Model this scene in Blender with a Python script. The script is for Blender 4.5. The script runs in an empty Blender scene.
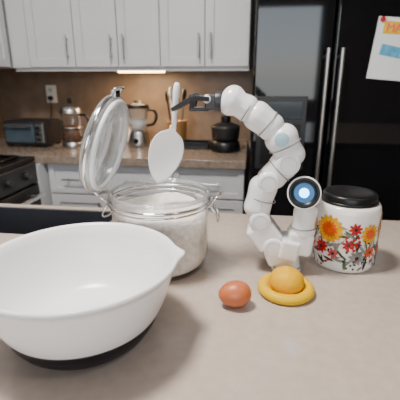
import bpy, bmesh, math, random
from mathutils import Vector, Matrix
random.seed(4)
C=bpy.context
TOP=0.92
# ---------------- materials ----------------
def mat(name,col,rough=0.5,metal=0.0,var=0.0,scale=8.0,emit=None,estr=0.0,coat=0.0,bump=0.0,spec=0.5,sss=0.0,bd=0.002):
    m=bpy.data.materials.new(name); m.use_nodes=True
    nt=m.node_tree; b=nt.nodes['Principled BSDF']
    b.inputs['Roughness'].default_value=rough
    b.inputs['Metallic'].default_value=metal
    b.inputs['Coat Weight'].default_value=coat
    b.inputs['Specular IOR Level'].default_value=spec
    if sss: 
        b.inputs['Subsurface Weight'].default_value=sss
        b.inputs['Subsurface Scale'].default_value=0.01
    if emit:
        b.inputs['Emission Color'].default_value=(*emit,1); b.inputs['Emission Strength'].default_value=estr
    tc=nt.nodes.new('ShaderNodeTexCoord')
    n=nt.nodes.new('ShaderNodeTexNoise'); n.inputs['Scale'].default_value=scale; n.inputs['Detail'].default_value=4
    nt.links.new(tc.outputs['Object'],n.inputs['Vector'])
    r=nt.nodes.new('ShaderNodeValToRGB')
    k1=1-var; k2=1+var
    r.color_ramp.elements[0].position=0.3; r.color_ramp.elements[1].position=0.7
    r.color_ramp.elements[0].color=(col[0]*k1,col[1]*k1,col[2]*k1,1)
    r.color_ramp.elements[1].color=(min(1,col[0]*k2),min(1,col[1]*k2),min(1,col[2]*k2),1)
    nt.links.new(n.outputs['Fac'],r.inputs['Fac']); nt.links.new(r.outputs['Color'],b.inputs['Base Color'])
    if bump:
        bp=nt.nodes.new('ShaderNodeBump'); bp.inputs['Strength'].default_value=bump; bp.inputs['Distance'].default_value=bd
        nt.links.new(n.outputs['Fac'],bp.inputs['Height']); nt.links.new(bp.outputs['Normal'],b.inputs['Normal'])
    return m
def glassmat(name,tint=(0.97,0.98,0.98),blend=0.25,base=0.05,mul=.6,milk=0.0):
    m=bpy.data.materials.new(name); m.use_nodes=True; nt=m.node_tree
    for n in list(nt.nodes): nt.nodes.remove(n)
    o=nt.nodes.new('ShaderNodeOutputMaterial'); mx=nt.nodes.new('ShaderNodeMixShader')
    t=nt.nodes.new('ShaderNodeBsdfTransparent'); t.inputs[0].default_value=(*tint,1)
    g=nt.nodes.new('ShaderNodeBsdfGlossy'); g.inputs['Roughness'].default_value=0.03; g.inputs['Color'].default_value=(0.95,0.97,1,1)
    lw=nt.nodes.new('ShaderNodeLayerWeight'); lw.inputs['Blend'].default_value=blend
    ma=nt.nodes.new('ShaderNodeMath'); ma.operation='MULTIPLY_ADD'; ma.inputs[1].default_value=mul; ma.inputs[2].default_value=base; ma.use_clamp=True
    nt.links.new(lw.outputs['Fresnel'],ma.inputs[0]); nt.links.new(ma.outputs[0],mx.inputs[0])
    src=t
    if milk:
        d=nt.nodes.new('ShaderNodeBsdfDiffuse'); d.inputs[0].default_value=(.85,.88,.9,1)
        tl=nt.nodes.new('ShaderNodeBsdfTranslucent'); tl.inputs[0].default_value=(.85,.88,.9,1)
        m1=nt.nodes.new('ShaderNodeMixShader'); m1.inputs[0].default_value=.5
        nt.links.new(d.outputs[0],m1.inputs[1]); nt.links.new(tl.outputs[0],m1.inputs[2])
        m2=nt.nodes.new('ShaderNodeMixShader'); m2.inputs[0].default_value=milk
        nt.links.new(t.outputs[0],m2.inputs[1]); nt.links.new(m1.outputs[0],m2.inputs[2]); src=m2
    nt.links.new(src.outputs[0],mx.inputs[1]); nt.links.new(g.outputs[0],mx.inputs[2]); nt.links.new(mx.outputs[0],o.inputs[0])
    return m
M_white=mat('cabinet_white',(0.60,0.61,0.635),0.35,var=0.02)
M_wall=mat('wall_paint',(0.34,0.30,0.26),0.7,var=0.04)
M_splash=mat('backsplash_tan',(0.19,0.135,0.095),0.4,var=0.15,scale=14)
M_ceil=mat('ceiling_paint',(0.6,0.58,0.55),0.8,var=0.02)
M_floor=mat('floor_wood',(0.12,0.06,0.03),0.4,var=0.3,scale=5)
M_quartz=mat('island_quartz',(0.46,0.385,0.33),0.15,var=0.05,scale=60,spec=0.5)
M_bcount=mat('back_counter_stone',(0.24,0.19,0.15),0.2,var=0.25,scale=50)
M_steel=mat('brushed_steel',(0.50,0.50,0.50),0.3,1.0,var=0.08,scale=20)
M_chrome=mat('chrome_wire',(0.8,0.8,0.81),0.12,1.0)
M_black=mat('black_plastic',(0.006,0.006,0.007),0.35,var=0.1,spec=.35)
M_blackg=mat('fridge_black_gloss',(0.003,0.0035,0.005),0.045,var=0.15,scale=3,spec=.55)
M_dark=mat('dark_grey',(0.018,0.018,0.02),0.4,var=0.1)
M_grip=mat('gripper_dark',(0.03,0.032,0.037),0.4,0.3,var=0.15,scale=40)
M_bowl=mat('bowl_plastic_white',(0.86,0.86,0.87),0.25,var=0.01)
M_rubber=mat('bowl_rubber_base',(0.005,0.003,0.007),0.4,var=0.1,spec=.35)
M_robot=mat('robot_shell_white',(0.84,0.84,0.84),0.25,var=0.02,coat=0.3)
M_seam=mat('robot_seam_grey',(0.22,0.225,0.24),0.4,var=0.1)
M_joint=mat('robot_joint_line',(0.55,0.55,0.56),0.35,var=0.05)
M_blue=mat('joint_disc_blue',(0.40,0.60,0.70),0.2,var=0.05)
M_lensglow=mat('lens_glow',(0.3,0.6,0.9),0.3,emit=(0.16,0.66,1.0),estr=7)
M_lensring=mat('lens_ring_blue',(0.004,0.02,0.06),0.15,var=0.1,emit=(0.01,0.18,0.48),estr=0.8,spec=.3)
M_sil=mat('silicone_white',(0.87,0.88,0.89),0.4,var=0.01,sss=0.1)
M_flour=mat('flour',(0.84,0.79,0.73),0.95,var=0.14,scale=95,bump=0.9,bd=.004)
M_glass=glassmat('jar_glass',(.975,.985,.985),.2,.05)
M_lidglass=glassmat('lid_glass',(0.96,0.97,0.97),0.3,0.06,milk=.22)
M_gask=mat('lid_gasket',(0.80,0.82,0.83),0.35,var=0.04)
M_egg=mat('egg_shell_brown',(0.50,0.135,0.045),0.4,var=0.07,scale=80,sss=0.05)
M_yel=mat('dish_yellow',(0.74,0.445,0.0),0.4,var=0.02,spec=.2)
M_lem=mat('lemon_peel',(0.74,0.395,0.0),0.5,var=0.05,scale=120,bump=0.5,spec=.2)
M_cer=mat('canister_ceramic',(0.84,0.81,0.76),0.15,var=0.02,coat=0.4)
M_red=mat('flower_red',(0.45,0.006,0.006),0.3,var=0.25,scale=90)
M_yf=mat('flower_yellow',(0.74,0.35,0.0),0.3,var=0.25,scale=90,spec=.3)
M_or=mat('flower_orange',(0.68,0.08,0.002),0.3,var=0.2,scale=90)
M_gr=mat('leaf_green',(0.06,0.11,0.02),0.3,var=0.4,scale=90)
M_ink=mat('leaf_ink',(0.012,0.012,0.015),0.3,var=0.3,scale=90)
M_gy=mat('leaf_grey',(0.22,0.23,0.21),0.3,var=0.3,scale=90)
M_pink=mat('flower_pink',(0.5,0.08,0.09),0.3,var=0.2,scale=90)
M_warm=mat('warm_lamp',(1,0.8,0.5),0.4,emit=(1.0,0.68,0.32),estr=18)
M_coffee=mat('coffee_brown',(0.09,0.04,0.02),0.6,var=0.4,scale=60)
M_amber=mat('amber_gold',(0.42,0.22,0.08),0.3,0.3,var=0.2)
M_paper=mat('drawing_paper',(0.80,0.84,0.86),0.7,var=0.03)
M_pblue=mat('crayon_blue',(0.10,0.38,0.60),0.7,var=0.3,scale=60)
M_ppink=mat('crayon_pink',(0.75,0.06,0.16),0.7,var=0.2,scale=60)
M_pyel=mat('crayon_yellow',(0.85,0.48,0.02),0.7,var=0.2,scale=60)
M_screen=mat('toaster_front',(0.14,0.20,0.25),0.15,0.6,var=0.3,scale=10)
M_disp=mat('dispenser_screen',(0.03,0.04,0.05),0.15,0.2,var=0.3,scale=10)
M_sink=mat('sink_dark_steel',(0.035,0.038,0.048),0.35,0.3,var=0.1)
M_outlet=mat('outlet_plastic',(0.75,0.73,0.68),0.4,var=0.02)
# ---------------- helpers ----------------
def parent(name,loc=(0,0,0),rotz=0):
    e=bpy.data.objects.new(name,None); e.location=loc; e.rotation_euler=(0,0,rotz); e.empty_display_size=0.05
    C.collection.objects.link(e); return e
def add(name,bm,m,par=None,smooth=True,bevel=0,sub=0,loc=None,rot=None):
    bmesh.ops.recalc_face_normals(bm,faces=bm.faces)
    me=bpy.data.meshes.new(name); bm.to_mesh(me); bm.free()
    o=bpy.data.objects.new(name,me); C.collection.objects.link(o)
    if m: me.materials.append(m)
    if smooth:
        for p in me.polygons: p.use_smooth=True
    if bevel:
        b=o.modifiers.new('bev','BEVEL'); b.width=bevel; b.segments=3; b.limit_method='ANGLE'; b.angle_limit=0.7
        w=o.modifiers.new('wn','WEIGHTED_NORMAL')
    if sub:
        s=o.modifiers.new('sub','SUBSURF'); s.levels=sub; s.render_levels=sub
    if par: o.parent=par
    if loc is not None: o.location=loc
    if rot is not None: o.rotation_euler=rot
    return o
def box(name,a,b,m,par=None,bevel=0.0,rot=None):
    bm=bmesh.new()
    c=[(a[i]+b[i])/2 for i in range(3)]; s=[abs(b[i]-a[i]) for i in range(3)]
    bmesh.ops.create_cube(bm,size=1)
    for v in bm.verts: v.co=Vector((v.co.x*s[0],v.co.y*s[1],v.co.z*s[2]))
    return add(name,bm,m,par,smooth=bevel>0,bevel=bevel,loc=c,rot=rot)
def lathe_bm(prof,n=64,cap=True):
    bm=bmesh.new(); rings=[]
    for r,z in prof:
        if r<1e-6: rings.append([bm.verts.new((0,0,z))])
        else: rings.append([bm.verts.new((r*math.cos(2*math.pi*i/n),r*math.sin(2*math.pi*i/n),z)) for i in range(n)])
    for a,b in zip(rings,rings[1:]):
        for i in range(n):
            j=(i+1)%n
            if len(a)==1 and len(b)==1: continue
            if len(a)==1: bm.faces.new((a[0],b[i],b[j]))
            elif len(b)==1: bm.faces.new((a[i],a[j],b[0]))
            else: bm.faces.new((a[i],a[j],b[j],b[i]))
    return bm
def align(d):
    return Vector(d).normalized().to_track_quat('Z','Y').to_euler()
def lathe(name,prof,m,par=None,n=64,loc=(0,0,0),axis=None):
    return add(name,lathe_bm(prof,n),m,par,loc=loc,rot=align(axis) if axis is not None else None)
def cyl(name,p,axis,r,h,m,par=None,bev=None,n=40):
    b=bev if bev is not None else min(r,h)*0.15
    pr=[(0,-h/2)]+[(r-b+b*math.sin(t),-h/2+b-b*math.cos(t)) for t in (0,.5,1.05,1.57)]+[(r-b+b*math.cos(t),h/2-b+b*math.sin(t)) for t in (0,.5,1.05,1.57)]+[(0,h/2)]
    return lathe(name,pr,m,par,n,p,axis)
def torus(name,R,r,m,par=None,loc=(0,0,0),axis=(0,0,1),n=64,k=10,sz=1.0):
    bm=bmesh.new(); V=[[bm.verts.new(((R+r*math.cos(2*math.pi*j/k))*math.cos(2*math.pi*i/n),(R+r*math.cos(2*math.pi*j/k))*math.sin(2*math.pi*i/n),sz*r*math.sin(2*math.pi*j/k))) for j in range(k)] for i in range(n)]
    for i in range(n):
        for j in range(k):
            bm.faces.new((V[i][j],V[(i+1)%n][j],V[(i+1)%n][(j+1)%k],V[i][(j+1)%k]))
    return add(name,bm,m,par,loc=loc,rot=align(axis))
def wire(name,pts,r,m,par=None,cyclic=False,smooth=True):
    cu=bpy.data.curves.new(name,'CURVE'); cu.dimensions='3D'; cu.bevel_depth=r; cu.bevel_resolution=4; cu.use_fill_caps=True
    sp=cu.splines.new('BEZIER' if smooth else 'POLY')
    if smooth:
        sp.bezier_points.add(len(pts)-1)
        for b,p in zip(sp.bezier_points,pts): b.co=p; b.handle_left_type=b.handle_right_type='AUTO'
    else:
        sp.points.add(len(pts)-1)
        for b,p in zip(sp.points,pts): b.co=(*p,1)
    sp.use_cyclic_u=cyclic
    cu.materials.append(m)
    o=bpy.data.objects.new(name,cu); C.collection.objects.link(o)
    if par: o.parent=par
    return o
# ---------------- room ----------------
XL,XR,YF,YB,H=-1.66,2.2,-1.9,2.42,2.55
box('floor',(XL-.1,YF-.1,-.1),(XR+.1,YB+.1,0),M_floor)
box('ceiling',(XL-.1,YF-.1,H),(XR+.1,YB+.1,H+.1),M_ceil)
wb=parent('wall_back')
box('plaster',(XL-.1,YB,0),(XR+.1,YB+.1,H),M_wall,wb)
box('backsplash',(XL,YB-.012,TOP),(0.0,YB,1.36),M_splash,wb)
wl=parent('wall_left')
box('plaster',(XL-.1,YF,0),(XL,YB,H),M_wall,wl)
box('backsplash',(XL,0.3,TOP),(XL+.012,YB-.013,1.36),M_splash,wl)
box('wall_right',(XR,YF,0),(XR+.1,YB,H),M_wall)
wf=parent('wall_front')
WX0,WX1,WZ0,WZ1=-1.2,0.9,1.0,2.2
box('below',(XL,YF-.1,0),(XR,YF,WZ0),M_wall,wf)
box('above',(XL,YF-.1,WZ1),(XR,YF,H),M_wall,wf)
box('side_a',(XL,YF-.1,WZ0),(WX0,YF,WZ1),M_wall,wf)
box('side_b',(WX1,YF-.1,WZ0),(XR,YF,WZ1),M_wall,wf)
w1=parent('window_1')
for i,x in enumerate((WX0+.02,(WX0+WX1)/2,WX1-.02)):
    box('mullion_%d'%i,(x-.02,YF-.07,WZ0),(x+.02,YF-.03,WZ1),M_white,w1)
for i,z in enumerate((WZ0+.02,WZ1-.02)):
    box('rail_%d'%i,(WX0,YF-.07,z-.02),(WX1,YF-.03,z+.02),M_white,w1)
box('baseboard_right',(XR-.015,YF,0),(XR,YB,.1),M_white)
# ---------------- cabinets ----------------
def door(par,name,x0,x1,z0,z1,yf,handle=None,face='y',t=0.02,fr=0.045):
    def B(n,a0,a1,c0,c1,d0,d1,m,bv=.0015):
        if face=='y': return box(n,(a0,yf+d0,c0),(a1,yf+d1,c1),m,par,bv)
        return box(n,(yf-d1,a0,c0),(yf-d0,a1,c1),m,par,bv)
    g=.0025
    B(name+'_panel',x0+g,x1-g,z0+g,z1-g,.009,t,M_white)
    B(name+'_stile_a',x0+g,x0+fr,z0+g,z1-g,0,.010,M_white)
    B(name+'_stile_b',x1-fr,x1-g,z0+g,z1-g,0,.010,M_white)
    B(name+'_rail_a',x0+fr,x1-fr,z0+g,z0+fr,0,.010,M_white)
    B(name+'_rail_b',x0+fr,x1-fr,z1-fr,z1-g,0,.010,M_white)
    if handle:
        kind,hx,hz,L=handle
        def P(a,c,d): return (a,yf-d,c) if face=='y' else (yf+d,a,c)
        if kind=='v': pts=[P(hx,hz-L/2,.028),P(hx,hz+L/2,.028)]; posts=[(hx,hz-L*.35),(hx,hz+L*.35)]
        else: pts=[P(hx-L/2,hz,.028),P(hx+L/2,hz,.028)]; posts=[(hx-L*.35,hz),(hx+L*.35,hz)]
        wire(name+'_pull',pts,.0055,M_steel,par,smooth=False)
        for i,(a,c) in enumerate(posts): wire(name+'_post%d'%i,[P(a,c,0),P(a,c,.028)],.004,M_steel,par,smooth=False)
ub=parent('upper_cabinet')
UZ=1.345
UY=2.05
box('carcass',(XL+.36,UY+.021,UZ),(-.02,YB-.013,H-.002),M_white,ub)
box('valance',(XL+.36,UY+.02,UZ-.018),(-.02,UY+.04,UZ+.002),M_white,ub)
xs=[-1.20,-.939,-.702,-.477,-.245,-.022]
hx=[-.975,-.735,-.668,-.275,-.215]
for i in range(5):
    door(ub,'door_%d'%i,xs[i],xs[i+1],UZ,2.2,UY,('v',hx[i],UZ+.10,.12))
box('corner_filler',(-1.30,UY+.001,UZ),(-1.20,UY+.021,H-.002),M_white,ub)
ul=parent('upper_cabinet')
box('carcass',(XL+.001,.5,UZ),(XL+.335,YB-.013,H-.002),M_white,ul)
ys=[.5,.8,1.1,1.4,1.7,2.04]
for i in range(5):
    door(ul,'door_%d'%i,ys[i],ys[i+1],UZ,2.2,XL+.355,('v',ys[i]+.04,UZ+.12,.12),face='x')
rc=parent('kitchen_counter')
FY=1.785
box('carcass',(-1.03,FY+.021,.1),(-.02,YB-.013,TOP-.04),M_white,rc)
box('toe_kick',(-1.03,FY+.07,0),(-.02,YB-.1,.1),M_dark,rc)
box('worktop',(XL+.001,FY-.03,TOP-.04),(-.015,YB-.013,TOP),M_bcount,rc,.003)
bx=[-1.02,-.72,-.37,-.02]
for i in range(3):
    m_=(bx[i]+bx[i+1])/2
    door(rc,'drawer_%d'%i,bx[i],bx[i+1],.72,.875,FY,('h',m_,.80,.13),fr=.03)
    door(rc,'door_%d'%i,bx[i],bx[i+1],.11,.715,FY,('v',bx[i+1]-.03 if i<2 else bx[i]+.03,.62,.13))
box('corner_carcass',(XL+.001,1.72,0),(-1.035,YB-.013,TOP-.041),M_white,rc)
box('left_carcass',(XL+.001,.25,0),(-1.06,.94,TOP-.041),M_white,rc)
box('left_worktop',(XL+.001,.24,TOP-.04),(-1.03,.945,TOP),M_bcount,rc,.003)
sv=parent('kitchen_stove',(-1.345,1.335,0))
box('body',(-.29,-.38,.02),(.28,.38,TOP-.02),M_dark,sv,.004)
box('cooktop',(-.29,-.385,TOP-.02),(.30,.385,TOP+.005),M_black,sv,.004)
box('control_panel',(.28,-.38,.80),(.305,.38,TOP-.022),M_dark,sv,.003)
box('oven_door',(.28,-.375,.22),(.31,.375,.79),M_black,sv,.004)
box('oven_glass',(.308,-.28,.34),(.313,.28,.66),M_blackg,sv)
box('drawer',(.28,-.375,.04),(.305,.375,.21),M_black,sv,.004)
wire('oven_handle',[(.345,-.34,.745),(.345,.34,.745)],.012,M_chrome,sv,smooth=False)
for i,y in enumerate((-.3,.3)): wire('handle_post%d'%i,[(.305,y,.745),(.345,y,.745)],.008,M_steel,sv,smooth=False)
for i in range(5): cyl('knob_%d'%i,(.315,-.28+.14*i,.85),(1,0,0),.018,.02,M_dark,sv)
for i,(x,y) in enumerate(((-.15,-.2),(-.15,.2),(.13,-.2),(.13,.2))):
    cyl('burner_%d'%i,(x,y,TOP+.012),(0,0,1),.045,.012,M_dark,sv)
    for k in range(4):
        a=k*math.pi/4
        wire('grate_%d_%d'%(i,k),[(x-.11*math.cos(a),y-.11*math.sin(a),TOP+.028),(x+.11*math.cos(a),y+.11*math.sin(a),TOP+.028)],.006,M_black,sv,smooth=False)
    wire('grate_frame_%d'%i,[(x-.12,y-.12,TOP+.014),(x+.12,y-.12,TOP+.014),(x+.12,y+.12,TOP+.014),(x-.12,y+.12,TOP+.014)],.007,M_black,sv,cyclic=True,smooth=False)
# ---------------- fridge ----------------
fr=parent('refrigerator',(0.0,1.70,0))
box('case',(.003,.07,.02),(.83,.70,1.83),M_blackg,fr,.006)
box('door_freezer',(.003,0,.09),(.316,.065,1.82),M_blackg,fr,.012)
box('door_fresh',(.322,0,.09),(.83,.065,1.82),M_blackg,fr,.012)
box('grille',(.01,.03,.02),(.82,.07,.085),M_black,fr)
for i,x in enumerate((.292,.346)):
    wire('handle_%d'%i,[(x,-.05,.55),(x,-.05,1.40)],.0085,M_steel,fr,smooth=False)
    for j,z in enumerate((.58,1.37)): wire('post_%d%d'%(i,j),[(x,.002,z),(x,-.05,z)],.008,M_dark,fr,smooth=False)
box('dispenser_frame',(.025,-.006,.90),(.235,.004,1.215),M_dark,fr,.004)
box('dispenser_recess',(.045,-.0075,.92),(.215,0,1.10),M_black,fr)
box('dispenser_panel',(.045,-.009,1.12),(.215,-.004,1.195),M_disp,fr,.002)
box('dispenser_paddle',(.10,-.018,.98),(.16,-.006,1.06),M_dark,fr,.004)
dp=parent('childs_drawing',(.552,1.695,1.40))
box('paper',(-.085,-.002,-.12),(.085,-.0005,.11),M_paper,dp)
box('name_band',(-.060,-.0035,.050),(.085,-.002,.095),M_pyel,dp)
cu=bpy.data.curves.new('letters','FONT'); cu.body='MARIA'; cu.size=.042; cu.extrude=.0006; cu.materials.append(M_ppink); cu.align_x='CENTER'
t=bpy.data.objects.new('letters',cu); C.collection.objects.link(t); t.parent=dp; t.location=(0.012,-.0045,.058); t.rotation_euler=(math.pi/2,0,0)
box('sea_patch',(-.055,-.0035,-.035),(.075,-.002,.005),M_pblue,dp,rot=(0,.12,0))
cyl('sun_patch',(.04,-.003,-.02),(0,1,0),.018,.003,M_pyel,dp)
cyl('magnet',(-.07,-.006,.10),(0,1,0),.010,.008,M_red,dp)
dp.rotation_euler=(0,math.radians(5),0)
# ---------------- background counter items ----------------
fp=parent('coffee_press',(-.987,2.03,TOP))
lathe('glass_body',[(.054,.02),(.054,.19),(.056,.195)],M_glass,fp,40)
lathe('coffee',[(0,.016),(.051,.016),(.051,.12),(0,.12)],M_coffee,fp,40)
lathe('metal_base',[(0,0),(.058,0),(.060,.01),(.058,.03),(.054,.032)],M_steel,fp,40)
torus('band_mid',.056,.004,M_steel,fp,(0,0,.11)); torus('band_top',.057,.005,M_steel,fp,(0,0,.19))
lathe('lid',[(.058,.195),(.056,.21),(.03,.228),(.008,.232),(0,.233)],M_steel,fp,40)
cyl('knob',(0,0,.255),(0,0,1),.012,.03,M_black,fp)
wire('handle',[(.056,0,.18),(.095,-.01,.17),(.098,-.01,.09),(.058,0,.05)],.007,M_black,fp)
to=parent('toaster_oven',(-1.24,2.07,TOP))
box('body',(-.125,-.10,.012),(.125,.10,.145),M_dark,to,.015)
box('glass_front',(-.112,-.106,.03),(.06,-.098,.13),M_screen,to,.004)
box('control_strip',(.068,-.106,.03),(.116,-.098,.13),M_steel,to,.004)
wire('door_handle',[(-.10,-.125,.122),(.05,-.125,.122)],.005,M_chrome,to,smooth=False)
for i,x in enumerate((-.09,.04)): wire('hpost%d'%i,[(x,-.104,.122),(x,-.125,.122)],.004,M_steel,to,smooth=False)
for i in range(3): cyl('dial_%d'%i,(.092,-.113,.05+.03*i),(0,1,0),.010,.016,M_black,to)
for i,(x,y) in enumerate(((-.1,-.08),(.1,-.08),(-.1,.08),(.1,.08))): cyl('foot_%d'%i,(x,y,.007),(0,0,1),.012,.014,M_black,to)
ke=parent('tea_kettle',(-1.48,1.53,TOP+.035))
lathe('body',[(0,0),(.08,0),(.10,.02),(.098,.07),(.07,.11),(.03,.125),(0,.127)],M_black,ke,40)
cyl('knob',(0,0,.138),(0,0,1),.013,.025,M_black,ke)
wire('handle',[(0,-.075,.10),(0,-.06,.19),(0,.06,.19),(0,.075,.10)],.008,M_black,ke)
wire('spout',[(.085,0,.05),(.12,0,.08),(.14,0,.12)],.013,M_black,ke)
ol=parent('wall_outlet',(-1.285,YB-.016,1.195))
box('plate',(-.035,-.004,-.055),(.035,.003,.055),M_outlet,ol,.003)
for i,z in enumerate((-.025,.025)):
    cyl('socket_%d'%i,(0,-.006,z),(0,1,0),.017,.006,M_white,ol)
    for k,x in enumerate((-.006,.006)): box('slot_%d%d'%(i,k),(x-.0015,-.0105,z-.006),(x+.0015,-.0085,z+.006),M_black,ol)
box('plug',(-.014,-.032,-.038),(.014,-.008,-.012),M_black,ol,.004)
wire('cord',[(0,-.025,-.035),(0,-.03,-.10),(-.02,-.04,-.20),(-.03,-.06,-.262)],.003,M_black,ol)
bd=parent('countertop_blender',(-.63,2.12,TOP))
lathe('motor_base',[(0,0),(.062,0),(.066,.006),(.062,.03),(.052,.075),(.046,.09),(0,.092)],M_steel,bd,40)
cyl('dial',(0,-.064,.035),(0,1,.2),.014,.014,M_black,bd)
lathe('jug',[(.040,.092),(.046,.10),(.058,.20),(.060,.215)],M_lidglass,bd,40)
lathe('smoothie',[(0,.095),(.041,.097),(.050,.15),(0,.152)],M_sil,bd,40)
lathe('jug_lid',[(.062,.212),(.062,.228),(.05,.234),(.022,.236),(.020,.252),(0,.254)],M_black,bd,40)
wire('jug_handle',[(.058,0,.205),(.095,0,.195),(.09,0,.13),(.048,0,.115)],.008,M_black,bd)
pc=parent('ceramic_pitcher',(-.755,2.20,TOP))
lathe('body',[(0,0),(.035,0),(.05,.02),(.052,.06),(.036,.11),(.04,.145),(.037,.145),(.033,.11),(.047,.06),(.03,.01),(0,.008)],M_bowl,pc,40)
wire('handle',[(-.036,0,.13),(-.07,0,.11),(-.05,0,.05)],.006,M_bowl,pc)
bl=parent('utensil_crock',(-.42,2.18,TOP))
lathe('crock',[(0,0),(.05,0),(.054,.006),(.057,.13),(.060,.14),(.054,.14),(.05,.01),(0,.01)],M_amber,bl,40)
for i,(x,y,h,m) in enumerate(((-.02,0,.27,M_sil),(.02,.01,.25,M_amber),(0,-.02,.24,M_black),(.028,-.015,.26,M_steel),(-.03,-.015,.25,M_black))):
    wire('handle_%d'%i,[(x*.6,y*.6,.012),(x*1.6,y*1.6,h)],.005,m,bl,smooth=False)
    lathe('head_%d'%i,[(0,-.035),(.012,-.03),(.02,-.008),(.02,.015),(.012,.03),(0,.035)],m,bl,20,(x*1.7,y*1.7,h+.02),(x,y,.3)).scale=(1,.35,1)
bb=parent('food_processor',(-.13,2.02,TOP))
lathe('base',[(0,0),(.075,0),(.08,.01),(.075,.05),(.06,.06),(0,.062)],M_black,bb,40)
lathe('bowl',[(.06,.062),(.07,.066),(.075,.12),(.077,.13),(.07,.135),(.03,.15),(0,.152)],M_dark,bb,40)
cyl('cap',(0,0,.165),(0,0,1),.025,.035,M_black,bb)
ff=parent('serving_tray',(-.29,2.10,TOP))
box('tray_base',(-.09,-.06,0),(.07,.06,.012),M_black,ff,.004)
for i,(a,b) in enumerate((((-.09,-.06,.01),(-.082,.06,.035)),((.062,-.06,.01),(.07,.06,.035)),((-.09,-.06,.01),(.07,-.052,.035)),((-.09,.052,.01),(.07,.06,.035)))):
    box('tray_side_%d'%i,a,b,M_black,ff,.002)
# under cabinet light
uc=parent('under_cabinet_light',(-.62,2.19,UZ-.014))
box('housing',(-.14,-.03,0),(.14,.03,.011),M_steel,uc,.002)
box('diffuser',(-.13,-.022,-.010),(.13,.022,.001),M_warm,uc,.002)
L=bpy.data.lights.new('warm_strip','AREA'); L.shape='RECTANGLE'; L.size=.26; L.size_y=.05; L.energy=3.8; L.color=(1,.68,.38)
lo=bpy.data.objects.new('warm_strip',L); C.collection.objects.link(lo); lo.parent=uc; lo.location=(0,0,-.014)
# ---------------- island ----------------
isl=parent('kitchen_island')
IX0,IX1,IY0,IY1=-1.0,1.25,-.15,1.02
SX0,SX1,SY0,SY1=-.93,-.36,.80,1.000
z0,z1=TOP-.04,TOP
bm=bmesh.new()
gx=[IX0,SX0,SX1,IX1]; gy=[IY0,SY0,SY1,IY1]
V={}
for i,x in enumerate(gx):
    for j,y in enumerate(gy):
        for k,z in enumerate((z0,z1)): V[i,j,k]=bm.verts.new((x,y,z))
for i in range(3):
    for j in range(3):
        if (i,j)==(1,1): continue
        for k in (0,1): bm.faces.new((V[i,j,k],V[i+1,j,k],V[i+1,j+1,k],V[i,j+1,k]))
for i in range(3):
    for j in (0,3): bm.faces.new((V[i,j,0],V[i+1,j,0],V[i+1,j,1],V[i,j,1])); bm.faces.new((V[j,i,0],V[j,i+1,0],V[j,i+1,1],V[j,i,1]))
for a,b in (((1,1),(2,1)),((2,1),(2,2)),((2,2),(1,2)),((1,2),(1,1))):
    bm.faces.new((V[a[0],a[1],0],V[b[0],b[1],0],V[b[0],b[1],1],V[a[0],a[1],1]))
add('worktop',bm,M_quartz,isl,smooth=False,bevel=.002)
box('body_a',(IX0+.04,IY0+.25,.1),(IX1-.04,SY0-.02,z0),M_white,isl)
box('body_b',(IX0+.04,SY0-.02,.1),(IX1-.04,IY1-.005,.70),M_white,isl)
box('toe',(IX0+.1,IY0+.3,0),(IX1-.1,IY1-.09,.1),M_dark,isl)
box('back_panel',(IX0+.04,SY1+.009,.70),(IX1-.04,IY1-.003,z0),M_white,isl)
box('sink_bottom',(SX0-.008,SY0-.008,.74),(SX1+.008,SY1+.008,.745),M_sink,isl)
box('sink_n',(SX0-.008,SY1-.008,.745),(SX1+.008,SY1,z1-.004),M_sink,isl)
box('sink_s',(SX0-.008,SY0,.745),(SX1+.008,SY0+.008,z1-.004),M_sink,isl)
box('sink_w',(SX0,SY0,.745),(SX0+.008,SY1,z1-.004),M_sink,isl)
box('sink_e',(SX1-.008,SY0,.745),(SX1,SY1,z1-.004),M_sink,isl)
cyl('drain',(-.6,.90,.747),(0,0,1),.03,.006,M_chrome,isl)
# ---------------- mixing bowl ----------------
bw=parent('mixing_bowl',(-.232,.459,TOP))
outer=[(.107,.038),(.113,.047),(.120,.062),(.1265,.084),(.132,.107),(.134,.116)]
rim=[(.1375,.1165),(.1395,.119),(.139,.1225),(.136,.1235)]
inner=[(.131,.119),(.1295,.105),(.1245,.084),(.1175,.062),(.110,.047),(.102,.036),(.092,.027),(.08,.0215),(.06,.018),(.03,.0165),(0,.016)]
bm=lathe_bm(outer+rim+inner,96)
for v in bm.verts:
    r=math.hypot(v.co.x,v.co.y)
    if r>.1:
        a=math.atan2(v.co.y,v.co.x)-math.radians(14)
        a=(a+math.pi)%(2*math.pi)-math.pi
        k=math.exp(-(a/.11)**2)*max(0,(v.co.z-.07)/.052)**2
        v.co.x*=1+.011*k/r; v.co.y*=1+.011*k/r
add('shell',bm,M_bowl,bw)
lathe('rubber_base',[(0,0),(.076,0),(.084,.003),(.096,.014),(.105,.028),(.1085,.038),(.1085,.0405),(.107,.041),(.1055,.036),(.100,.029),(.09,.019),(.07,.013),(0,.010)],M_rubber,bw,96)
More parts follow.
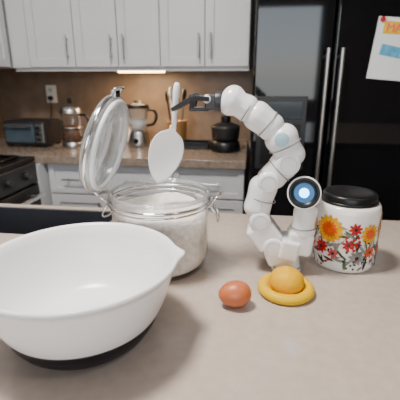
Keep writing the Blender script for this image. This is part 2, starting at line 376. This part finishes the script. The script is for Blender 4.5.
# ---------------- flour jar ----------------
JX,JY=-.170,.694
jr=parent('glass_storage_jar',(JX,JY,TOP))
RJ=.0945; HJ=.154
prof=[(0,.0),(.077,0),(.087,.004),(.0925,.014),(RJ,.03),(RJ,.120),(.093,.127),(.092,.132),(.094,.136),(.098,.140),(.0985,HJ-.002),(.096,HJ),(.092,HJ-.001)]
lathe('glass_body',prof,M_glass,jr,96)
bm=lathe_bm([(0,.005),(.07,.005),(.083,.011),(.089,.020),(.091,.03),(.0915,.119),(.086,.123),(.078,.125),(.07,.126),(.06,.125),(.05,.124),(.04,.123),(.03,.121),(.02,.120),(.01,.119),(0,.119)],72)
for v in bm.verts:
    if v.co.z>.105:
        v.co.z+=.0025*math.sin(60*v.co.x+1)+.002*math.cos(85*v.co.y)+random.uniform(-.001,.001)
add('flour',bm,M_flour,jr)
torus('neck_wire',.0960,.0020,M_chrome,jr,(0,0,.131))
torus('rim_band',.0992,.0025,M_chrome,jr,(0,0,.140),sz=1.2)
torus('rim_glass',.095,.0042,M_lidglass,jr,(0,0,.152))
wire('latch_loop',[(.098,-.016,.131),(.112,-.016,.150),(.118,0,.154),(.112,.016,.150),(.098,.016,.131)],.0018,M_chrome,jr)
wire('latch_lever',[(.101,-.012,.131),(.113,-.012,.112),(.114,0,.098),(.113,.012,.112),(.101,.012,.131)],.0024,M_chrome,jr)
box('latch_plate',(.101,-.010,.120),(.105,.010,.148),M_steel,jr,.001)
wire('hinge_wire',[(-.098,-.02,.131),(-.116,-.02,.146),(-.116,.02,.146),(-.098,.02,.131)],.002,M_chrome,jr)
wire('hinge_spring',[(-.098,-.028,.131),(-.108,-.03,.110),(-.102,-.0,.104),(-.108,.03,.110),(-.098,.028,.131)],.0018,M_chrome,jr)
box('hinge_block',(-.122,-.012,.138),(-.098,.012,.148),M_steel,jr,.002)
th=math.radians(15)
ax=Vector((math.cos(th),-.0,-math.sin(th)))
up=Vector((math.sin(th),0,math.cos(th)))
hp=Vector((-.128,-.0,.148)); lc=hp+up*.098
lathe('lid_glass_disc',[(0,-.008),(.06,-.010),(.085,-.008),(.093,-.004),(.093,.004),(.086,.008),(.080,.016),(.072,.017),(.068,.010),(0,.006)],M_lidglass,jr,80,lc,ax)
torus('lid_gasket',.084,.0050,M_gask,jr,lc+ax*.009,ax)
torus('lid_metal_band',.0945,.0022,M_chrome,jr,lc-ax*.001,ax,sz=1.5)
torus('lid_glass_rim',.088,.0055,M_lidglass,jr,lc-ax*.006,ax)
wire('lid_bail',[lc+up*.094+Vector((0,-.02,0)),lc+up*.106+Vector((0.004,-.018,0)),lc+up*.110+ax*.012,lc+up*.106+Vector((0.004,.018,0)),lc+up*.094+Vector((0,.02,0))],.0022,M_chrome,jr)
box('lid_clasp',tuple(lc+up*.094-Vector((.004,.012,.004))),tuple(lc+up*.094+Vector((.006,.012,.010))),M_chrome,jr,.002)
for i,y in enumerate((-.012,.012)):
    wire('lid_arm_%d'%i,[hp+Vector((.006,y,-.004)),hp+Vector((-.008,y,.012)),lc-ax*.014-up*.06+Vector((0,y,0))],.002,M_chrome,jr)
# ---------------- robot arm ----------------
RY=.700
rb=parent('robot_arm',(.078,RY,TOP))
def P(x,z,y=0.0): return Vector((x-.078,y,z))
def link(name,a,b,r1,r2,waist=.93):
    d=(b-a); L=d.length; 
    pr=[(0,-r1*.8)]
    for i in range(1,7):
        t=i/7*math.pi/2; pr.append((r1*math.sin(t)**.75,-r1*.8*math.cos(t)))
    rm=min(r1,r2)*waist
    pr+=[(r1,0),(r1*.99,L*.12),(rm,L*.5),(r2*.99,L*.88),(r2,L)]
    for i in range(1,7):
        t=i/7*math.pi/2; pr.append((r2*math.cos(t)**.75,L+r2*.8*math.sin(t)))
    pr.append((0,L+r2*.8))
    return lathe(name,pr,M_robot,rb,40,a,d)
def seam(name,a,b,f,r):
    torus(name,r,.0010,M_seam,rb,a+(b-a)*f,(b-a),n=48)
def housing(name,c,sx,sy,sz,ang,bv=.008):
    bm=bmesh.new(); bmesh.ops.create_cube(bm,size=1)
    for v in bm.verts: v.co=Vector((v.co.x*sx,v.co.y*sy,v.co.z*sz))
    o=add(name,bm,M_robot,rb,bevel=bv,loc=c,rot=(0,ang,0)); o.modifiers['bev'].segments=5
B=P(.0106,.299); Cc=P(.052,.268); D=P(.0755,.221); E=P(.036,.182); F=P(.0188,.118); G=P(.040,.069); Bs=P(.075,.030)
link('link_wrist',P(-.034,.325),P(-.008,.312),.0275,.024) 
link('link_fore',B,Cc+Vector((-.016,0,.012)),.0270,.0255,1.0)
link('link_elbow',Cc+Vector((.004,0,-.008)),D+Vector((-.002,0,.008)),.0305,.0275,.97)
link('link_mid',D+Vector((-.014,0,-.012)),E+Vector((.010,0,.008)),.0270,.0255,.97)
link('link_upper',E+Vector((-.008,0,-.014)),F+Vector((.0,0,.010)),.0270,.0260,.97)
housing('shoulder_housing',G+Vector((-.006,0,.008)),.054,.050,.052,math.radians(-38))
housing('hip_housing',P(.062,.042),.052,.053,.046,math.radians(-22))
housing('hip_bracket',P(.082,.052,-.003),.036,.060,.040,math.radians(10),.006)
cyl('elbow_disc_cap',Cc+Vector((.002,-.0310,-.006)),(0,1,0),.0125,.004,M_blue,rb,bev=.0015)
for i,(p,r,h) in enumerate(((D+Vector((-.006,0,-.004)),.021,.054),(E,.020,.054),(F+Vector((.006,0,-.012)),.020,.053),(G+Vector((.012,0,-.014)),.020,.057))):
    cyl('joint_%d'%i,p,(0,1,0),r,h,M_robot,rb,bev=.005)
    torus('joint_ring_%d'%i,r*.66,.0006,M_joint,rb,p+Vector((0,-h/2,0)),(0,1,0),n=40)
seam('seam_1',P(-.034,.325),B,.60,.0236); seam('seam_2',Cc,D,.45,.0295); seam('seam_1b',B,Cc,.45,.0264)
seam('seam_3',D,E,.5,.0261); seam('seam_4',E,F,.55,.0262)
lathe('base_foot',[(0,0),(.028,0),(.0295,.003),(.0295,.010),(.027,.014),(.0245,.03),(.0235,.045),(.018,.056),(0,.060)],M_robot,rb,48,(P(.080,0)))
torus('base_ring',.0293,.0010,M_seam,rb,P(.080,.0115),n=48)
housing('neck_housing',P(.101,.064,-.004),.048,.046,.046,math.radians(8))
N1=P(.106,.085,-.006); N2=P(.108,.125,-.008)
link('neck_high',N1,N2,.0230,.0220)
torus('neck_seam',.0231,.0010,M_seam,rb,N1+Vector((0,0,.010)),(0,0,1),n=48)
hd=Vector((-.13,-1,.22)).normalized()
hc=P(.104,.160,.004)
lathe('head_shell',[(0,-.060),(.012,-.059),(.022,-.054),(.0275,-.042),(.029,-.014),(.0295,.018),(.0302,.030),(.0296,.0345),(.0275,.0355),(.0268,.028),(0,.028)],M_robot,rb,56,hc,hd)
torus('head_seam',.0293,.0010,M_seam,rb,hc+hd*.004,hd,n=56)
lathe('lens_face',[(0,.0300),(.013,.0295),(.0185,.0302)],M_lensring,rb,56,hc,hd)
lathe('lens_surround',[(.0172,.0295),(.019,.0325),(.0235,.0347),(.0274,.0357),(.0278,.0335)],M_black,rb,56,hc,hd)
cyl('lens_light',hc+hd*.0310,hd,.0088,.004,M_lensglow,rb)
gw=P(-.062,.3225)
cyl('gripper_collar',P(-.058,.3235),(1,0,.02),.018,.014,M_grip,rb)
box('gripper_palm',tuple(gw+Vector((-.020,-.014,-.013))),tuple(gw+Vector((.004,.014,.013))),M_grip,rb,.003)
def seg(n,a,b,w,t=.006):
    bm=bmesh.new(); bmesh.ops.create_cube(bm,size=1); d=b-a
    for v in bm.verts: v.co=Vector((v.co.x*w*1.1,v.co.y*t,v.co.z*(d.length+.006)))
    add(n,bm,M_grip,rb,bevel=.0015,loc=(a+b)/2,rot=d.to_track_quat('Z','Y').to_euler())
for i,s in enumerate((-1,1)):
    k1=gw+Vector((-.016,s*.012,.006)); k2=gw+Vector((-.040,s*.020,.008)); k3=gw+Vector((-.076,s*.0100,-.012))
    seg('finger_a_%d'%i,k1,k2,.013,.008); seg('finger_b_%d'%i,k2,k3,.013,.007)
    k4=gw+Vector((-.016,s*.008,-.012)); k5=gw+Vector((-.044,s*.013,-.012)); seg('finger_link_%d'%i,k4,k5,.008); seg('finger_tie_%d'%i,k5,k2,.007)
    cyl('knuckle_%d'%i,k2,(0,1,0),.0075,.010,M_dark,rb,n=20)
    cyl('pivot_%d'%i,k1,(0,1,0),.0075,.010,M_steel,rb,n=20)
# ---------------- spatula (held) ----------------
sp=parent('silicone_spatula',(-.1375,RY,TOP+.305))
a=Vector((.004,0,.050)); b=Vector((-.004,0,-.030))
d=(a-b)
lathe('handle',[(0,0),(.0045,.002),(.0050,.02),(.0055,.045),(.0066,.066),(.006,.076),(.0035,.081),(0,.082)],M_sil,sp,24,b,d)
N=28; bm=bmesh.new(); Lb=.114
def halfw(t):
    if t<.10: return .006+.001*t/.10
    q=(t-.10)/.90
    return .007*(1-q)**2+.0300*(math.sin(math.pi*min(1,q)**.85))**.55 if q<1 else .0
rows=[]
for i in range(N+1):
    t=i/N; w=max(halfw(t),.002)
    ring=[]
    sag=.010*math.sin(math.pi*t)
    for k in range(16):
        an=2*math.pi*k/16; c_=math.cos(an)
        ring.append(bm.verts.new((w*c_,.0035*math.sin(an)*(1-.3*abs(c_))+sag*(1-c_*c_*.9),-t*Lb)))
    rows.append(ring)
for r0,r1 in zip(rows,rows[1:]):
    for k in range(16): bm.faces.new((r0[k],r0[(k+1)%16],r1[(k+1)%16],r1[k]))
bm.faces.new(rows[0]); bm.faces.new(rows[-1])
add('blade',bm,M_sil,sp,loc=b+Vector((.0,0,.004)),rot=(math.radians(4),math.radians(17),math.radians(14)))
# ---------------- egg ----------------
eg=parent('brown_egg',(-.0150,.557,TOP))
pr=[]
for i in range(33):
    t=math.pi*i/32; z=-.0275*math.cos(t); r=.0218*math.sin(t)*(1-.10*math.cos(t)); pr.append((max(r,0) if 0<i<32 else 0,z))
lathe('shell',pr,M_egg,eg,48,(0,0,.0222),(1,.18,.05))
# ---------------- lemon + yellow dish ----------------
ld=parent('lemon_squeezer_dish',(.0730,.612,TOP))
lathe('dish',[(0,.004),(.02,.004),(.026,.006),(.030,.012),(.034,.0155),(.040,.0175),(.046,.016),(.0495,.011),(.0495,.006),(.046,.0015),(.040,0),(0,0)],M_yel,ld,72)
lm=parent('lemon',(.0740,.614,TOP+.0045))
pr=[(0,0),(.020,.0),(.026,.004),(.0295,.012),(.0298,.018),(.0280,.026),(.0225,.0335),(.0140,.0385),(.0070,.0405),(.0045,.0420),(.0025,.0436),(0,.044)]
bm=lathe_bm(pr,48)
for v in bm.verts:
    an=math.atan2(v.co.y,v.co.x); k=1+.02*math.cos(2*an+1); v.co.x*=k; v.co.y*=k
add('peel',bm,M_lem,lm)
# ---------------- floral canister ----------------
CX,CY=.200,.752
cn=parent('floral_canister',(CX,CY,TOP)); RC=.0615; HC=.133
lathe('body',[(0,0),(.054,0),(.059,.003),(RC,.012),(RC,.118),(.060,.127),(.057,.132),(.054,.133),(.053,.128),(0,.128)],M_cer,cn,80)
lathe('lid',[(0,.131),(.050,.131),(.051,.133),(.0515,.147),(.049,.1505),(.041,.152),(0,.1515)],M_black,cn,80)
lathe('lid_lip',[(.050,.133),(.0535,.1335),(.054,.137),(.0515,.138)],M_black,cn,80)
buckets={}
def cp(s,z,lay): 
    th=s/RC; r=RC+.0003+.00035*lay
    return (r*math.cos(th),r*math.sin(th),z)
def petal(s,z,ang,L,W,m,lay,tip=1.0,off=0.0):
    bm=buckets.setdefault(m.name,(bmesh.new(),m))[0]
    n=7; L_=[];M_=[];R_=[]
    ca,sa=math.cos(ang),math.sin(ang)
    for i in range(n+1):
        t=i/n; w=W/2*(math.sin(math.pi*min(max(t,.03),.97))**.7)*(0.6+.4*t*tip); l=off+t*L
        for lst,q in ((L_,-w),(M_,0),(R_,w)):
            lst.append(bm.verts.new(cp(s+l*ca-q*sa,min(max(z+l*sa+q*ca,.010),.118),lay)))
    for i in range(n):
        bm.faces.new((L_[i],M_[i],M_[i+1],L_[i+1])); bm.faces.new((M_[i],R_[i],R_[i+1],M_[i+1]))
def disc(s,z,r,m,lay):
    bm=buckets.setdefault(m.name,(bmesh.new(),m))[0]
    c_=bm.verts.new(cp(s,z,lay)); V_=[bm.verts.new(cp(s+r*math.cos(k*math.pi/8),z+r*math.sin(k*math.pi/8),lay)) for k in range(16)]
    for k in range(16): bm.faces.new((c_,V_[k],V_[(k+1)%16]))
def flower(s,z,r,m,mc,n=12,lay=3):
    for k in range(n): petal(s,z,2*math.pi*k/n+.2,r,r*.5,m,lay+(k%2)*.5,1.2)
    for k in range(n): petal(s,z,2*math.pi*(k+.5)/n,r*.6,r*.26,M_or if m is M_yf else m,lay+1)
    disc(s,z,r*.24,mc,lay+2)
def leaf(s,z,ang,L,m,lay=1): petal(s,z,ang,L,L*.30,m,lay,.6)
S0=math.radians(-105)*RC
for rep in range(3):
    o=S0+rep*2*math.pi*RC/3
    def f(x): return o+x
    flower(f(-.030),.088,.028,M_yf,M_or,14)
    flower(f(.048),.084,.020,M_yf,M_or,12)
    flower(f(.018),.094,.013,M_red,M_ink,8)
    flower(f(.008),.062,.012,M_red,M_ink,7)
    flower(f(-.044),.048,.015,M_red,M_ink,9)
    flower(f(-.018),.040,.012,M_pink,M_ink,7)
    flower(f(.026),.036,.016,M_gy,M_ink,9)
    flower(f(.052),.046,.013,M_or,M_ink,8)
    for k in range(66):
        s=random.uniform(-.066,.066); z=random.uniform(.012,.08 if k%3 else .10); leaf(f(s),z,random.uniform(0,6.28),random.uniform(.014,.030),random.choice([M_gr,M_ink,M_gy,M_ink,M_gy]),1+.1*(k%8))
    for k in range(12):
        s=random.uniform(.0,.03); z=random.uniform(.045,.08); disc(f(s),z,.003,M_red,3.5+.1*k)
    for k in range(18):
        s=random.uniform(-.06,.06); z=random.uniform(.01,.05); disc(f(s),z,.0024,random.choice([M_ink,M_red,M_gr]),3.3+.05*k)
for k,(bm,m) in buckets.items(): add('decor_'+k,bm,m,cn)
# ---------------- lights ----------------
def area(name,loc,rot,sx,sy,e,col=(1,1,1),par=None):
    L=bpy.data.lights.new(name,'AREA'); L.shape='RECTANGLE'; L.size=sx; L.size_y=sy; L.energy=e; L.color=col
    o=bpy.data.objects.new(name,L); C.collection.objects.link(o); o.location=loc; o.rotation_euler=rot
    if par: o.parent=par
    return o
area('window_daylight',((WX0+WX1)/2,YF-.12,1.6),(math.radians(90),0,0),2.0,1.15,29,(.96,.97,1.0))
M_cl=mat('added_lamp_diffuser',(1,1,1),.4,emit=(1,.93,.85),estr=4)
for i,(x,y) in enumerate(((-.50,.50),(.9,-.1))):
    cl=parent('added_ceiling_light',(x,y,H))  # unseen fixtures, added to light the island more than the background
    lathe('diffuser',[(0,-.05),(.12,-.045),(.16,-.02),(.165,0)],M_cl,cl,48)
    torus('trim_ring',.17,.012,M_white,cl,(0,0,-.012))
    area('lamp',(0,0,-.07),(0,0,0),.30,.30,(49,6)[i],(1,.94,.87),cl)
w=bpy.data.worlds.new('sky'); C.scene.world=w; w.use_nodes=True
nt=w.node_tree; bg=nt.nodes['Background']; sk=nt.nodes.new('ShaderNodeTexSky'); sk.sky_type='NISHITA'; sk.sun_disc=False; sk.sun_elevation=math.radians(40)
nt.links.new(sk.outputs[0],bg.inputs[0]); bg.inputs[1].default_value=.25
# ---------------- camera ----------------
cam=bpy.data.cameras.new('camera'); co=bpy.data.objects.new('camera',cam); C.collection.objects.link(co)
co.location=(0,0,TOP+.36); co.rotation_euler=(math.radians(90-17.5),0,math.radians(7.5))
cam.sensor_width=36; cam.lens=34.2; cam.clip_start=.02
cam.dof.use_dof=True; cam.dof.focus_distance=.68; cam.dof.aperture_fstop=6
C.scene.camera=co
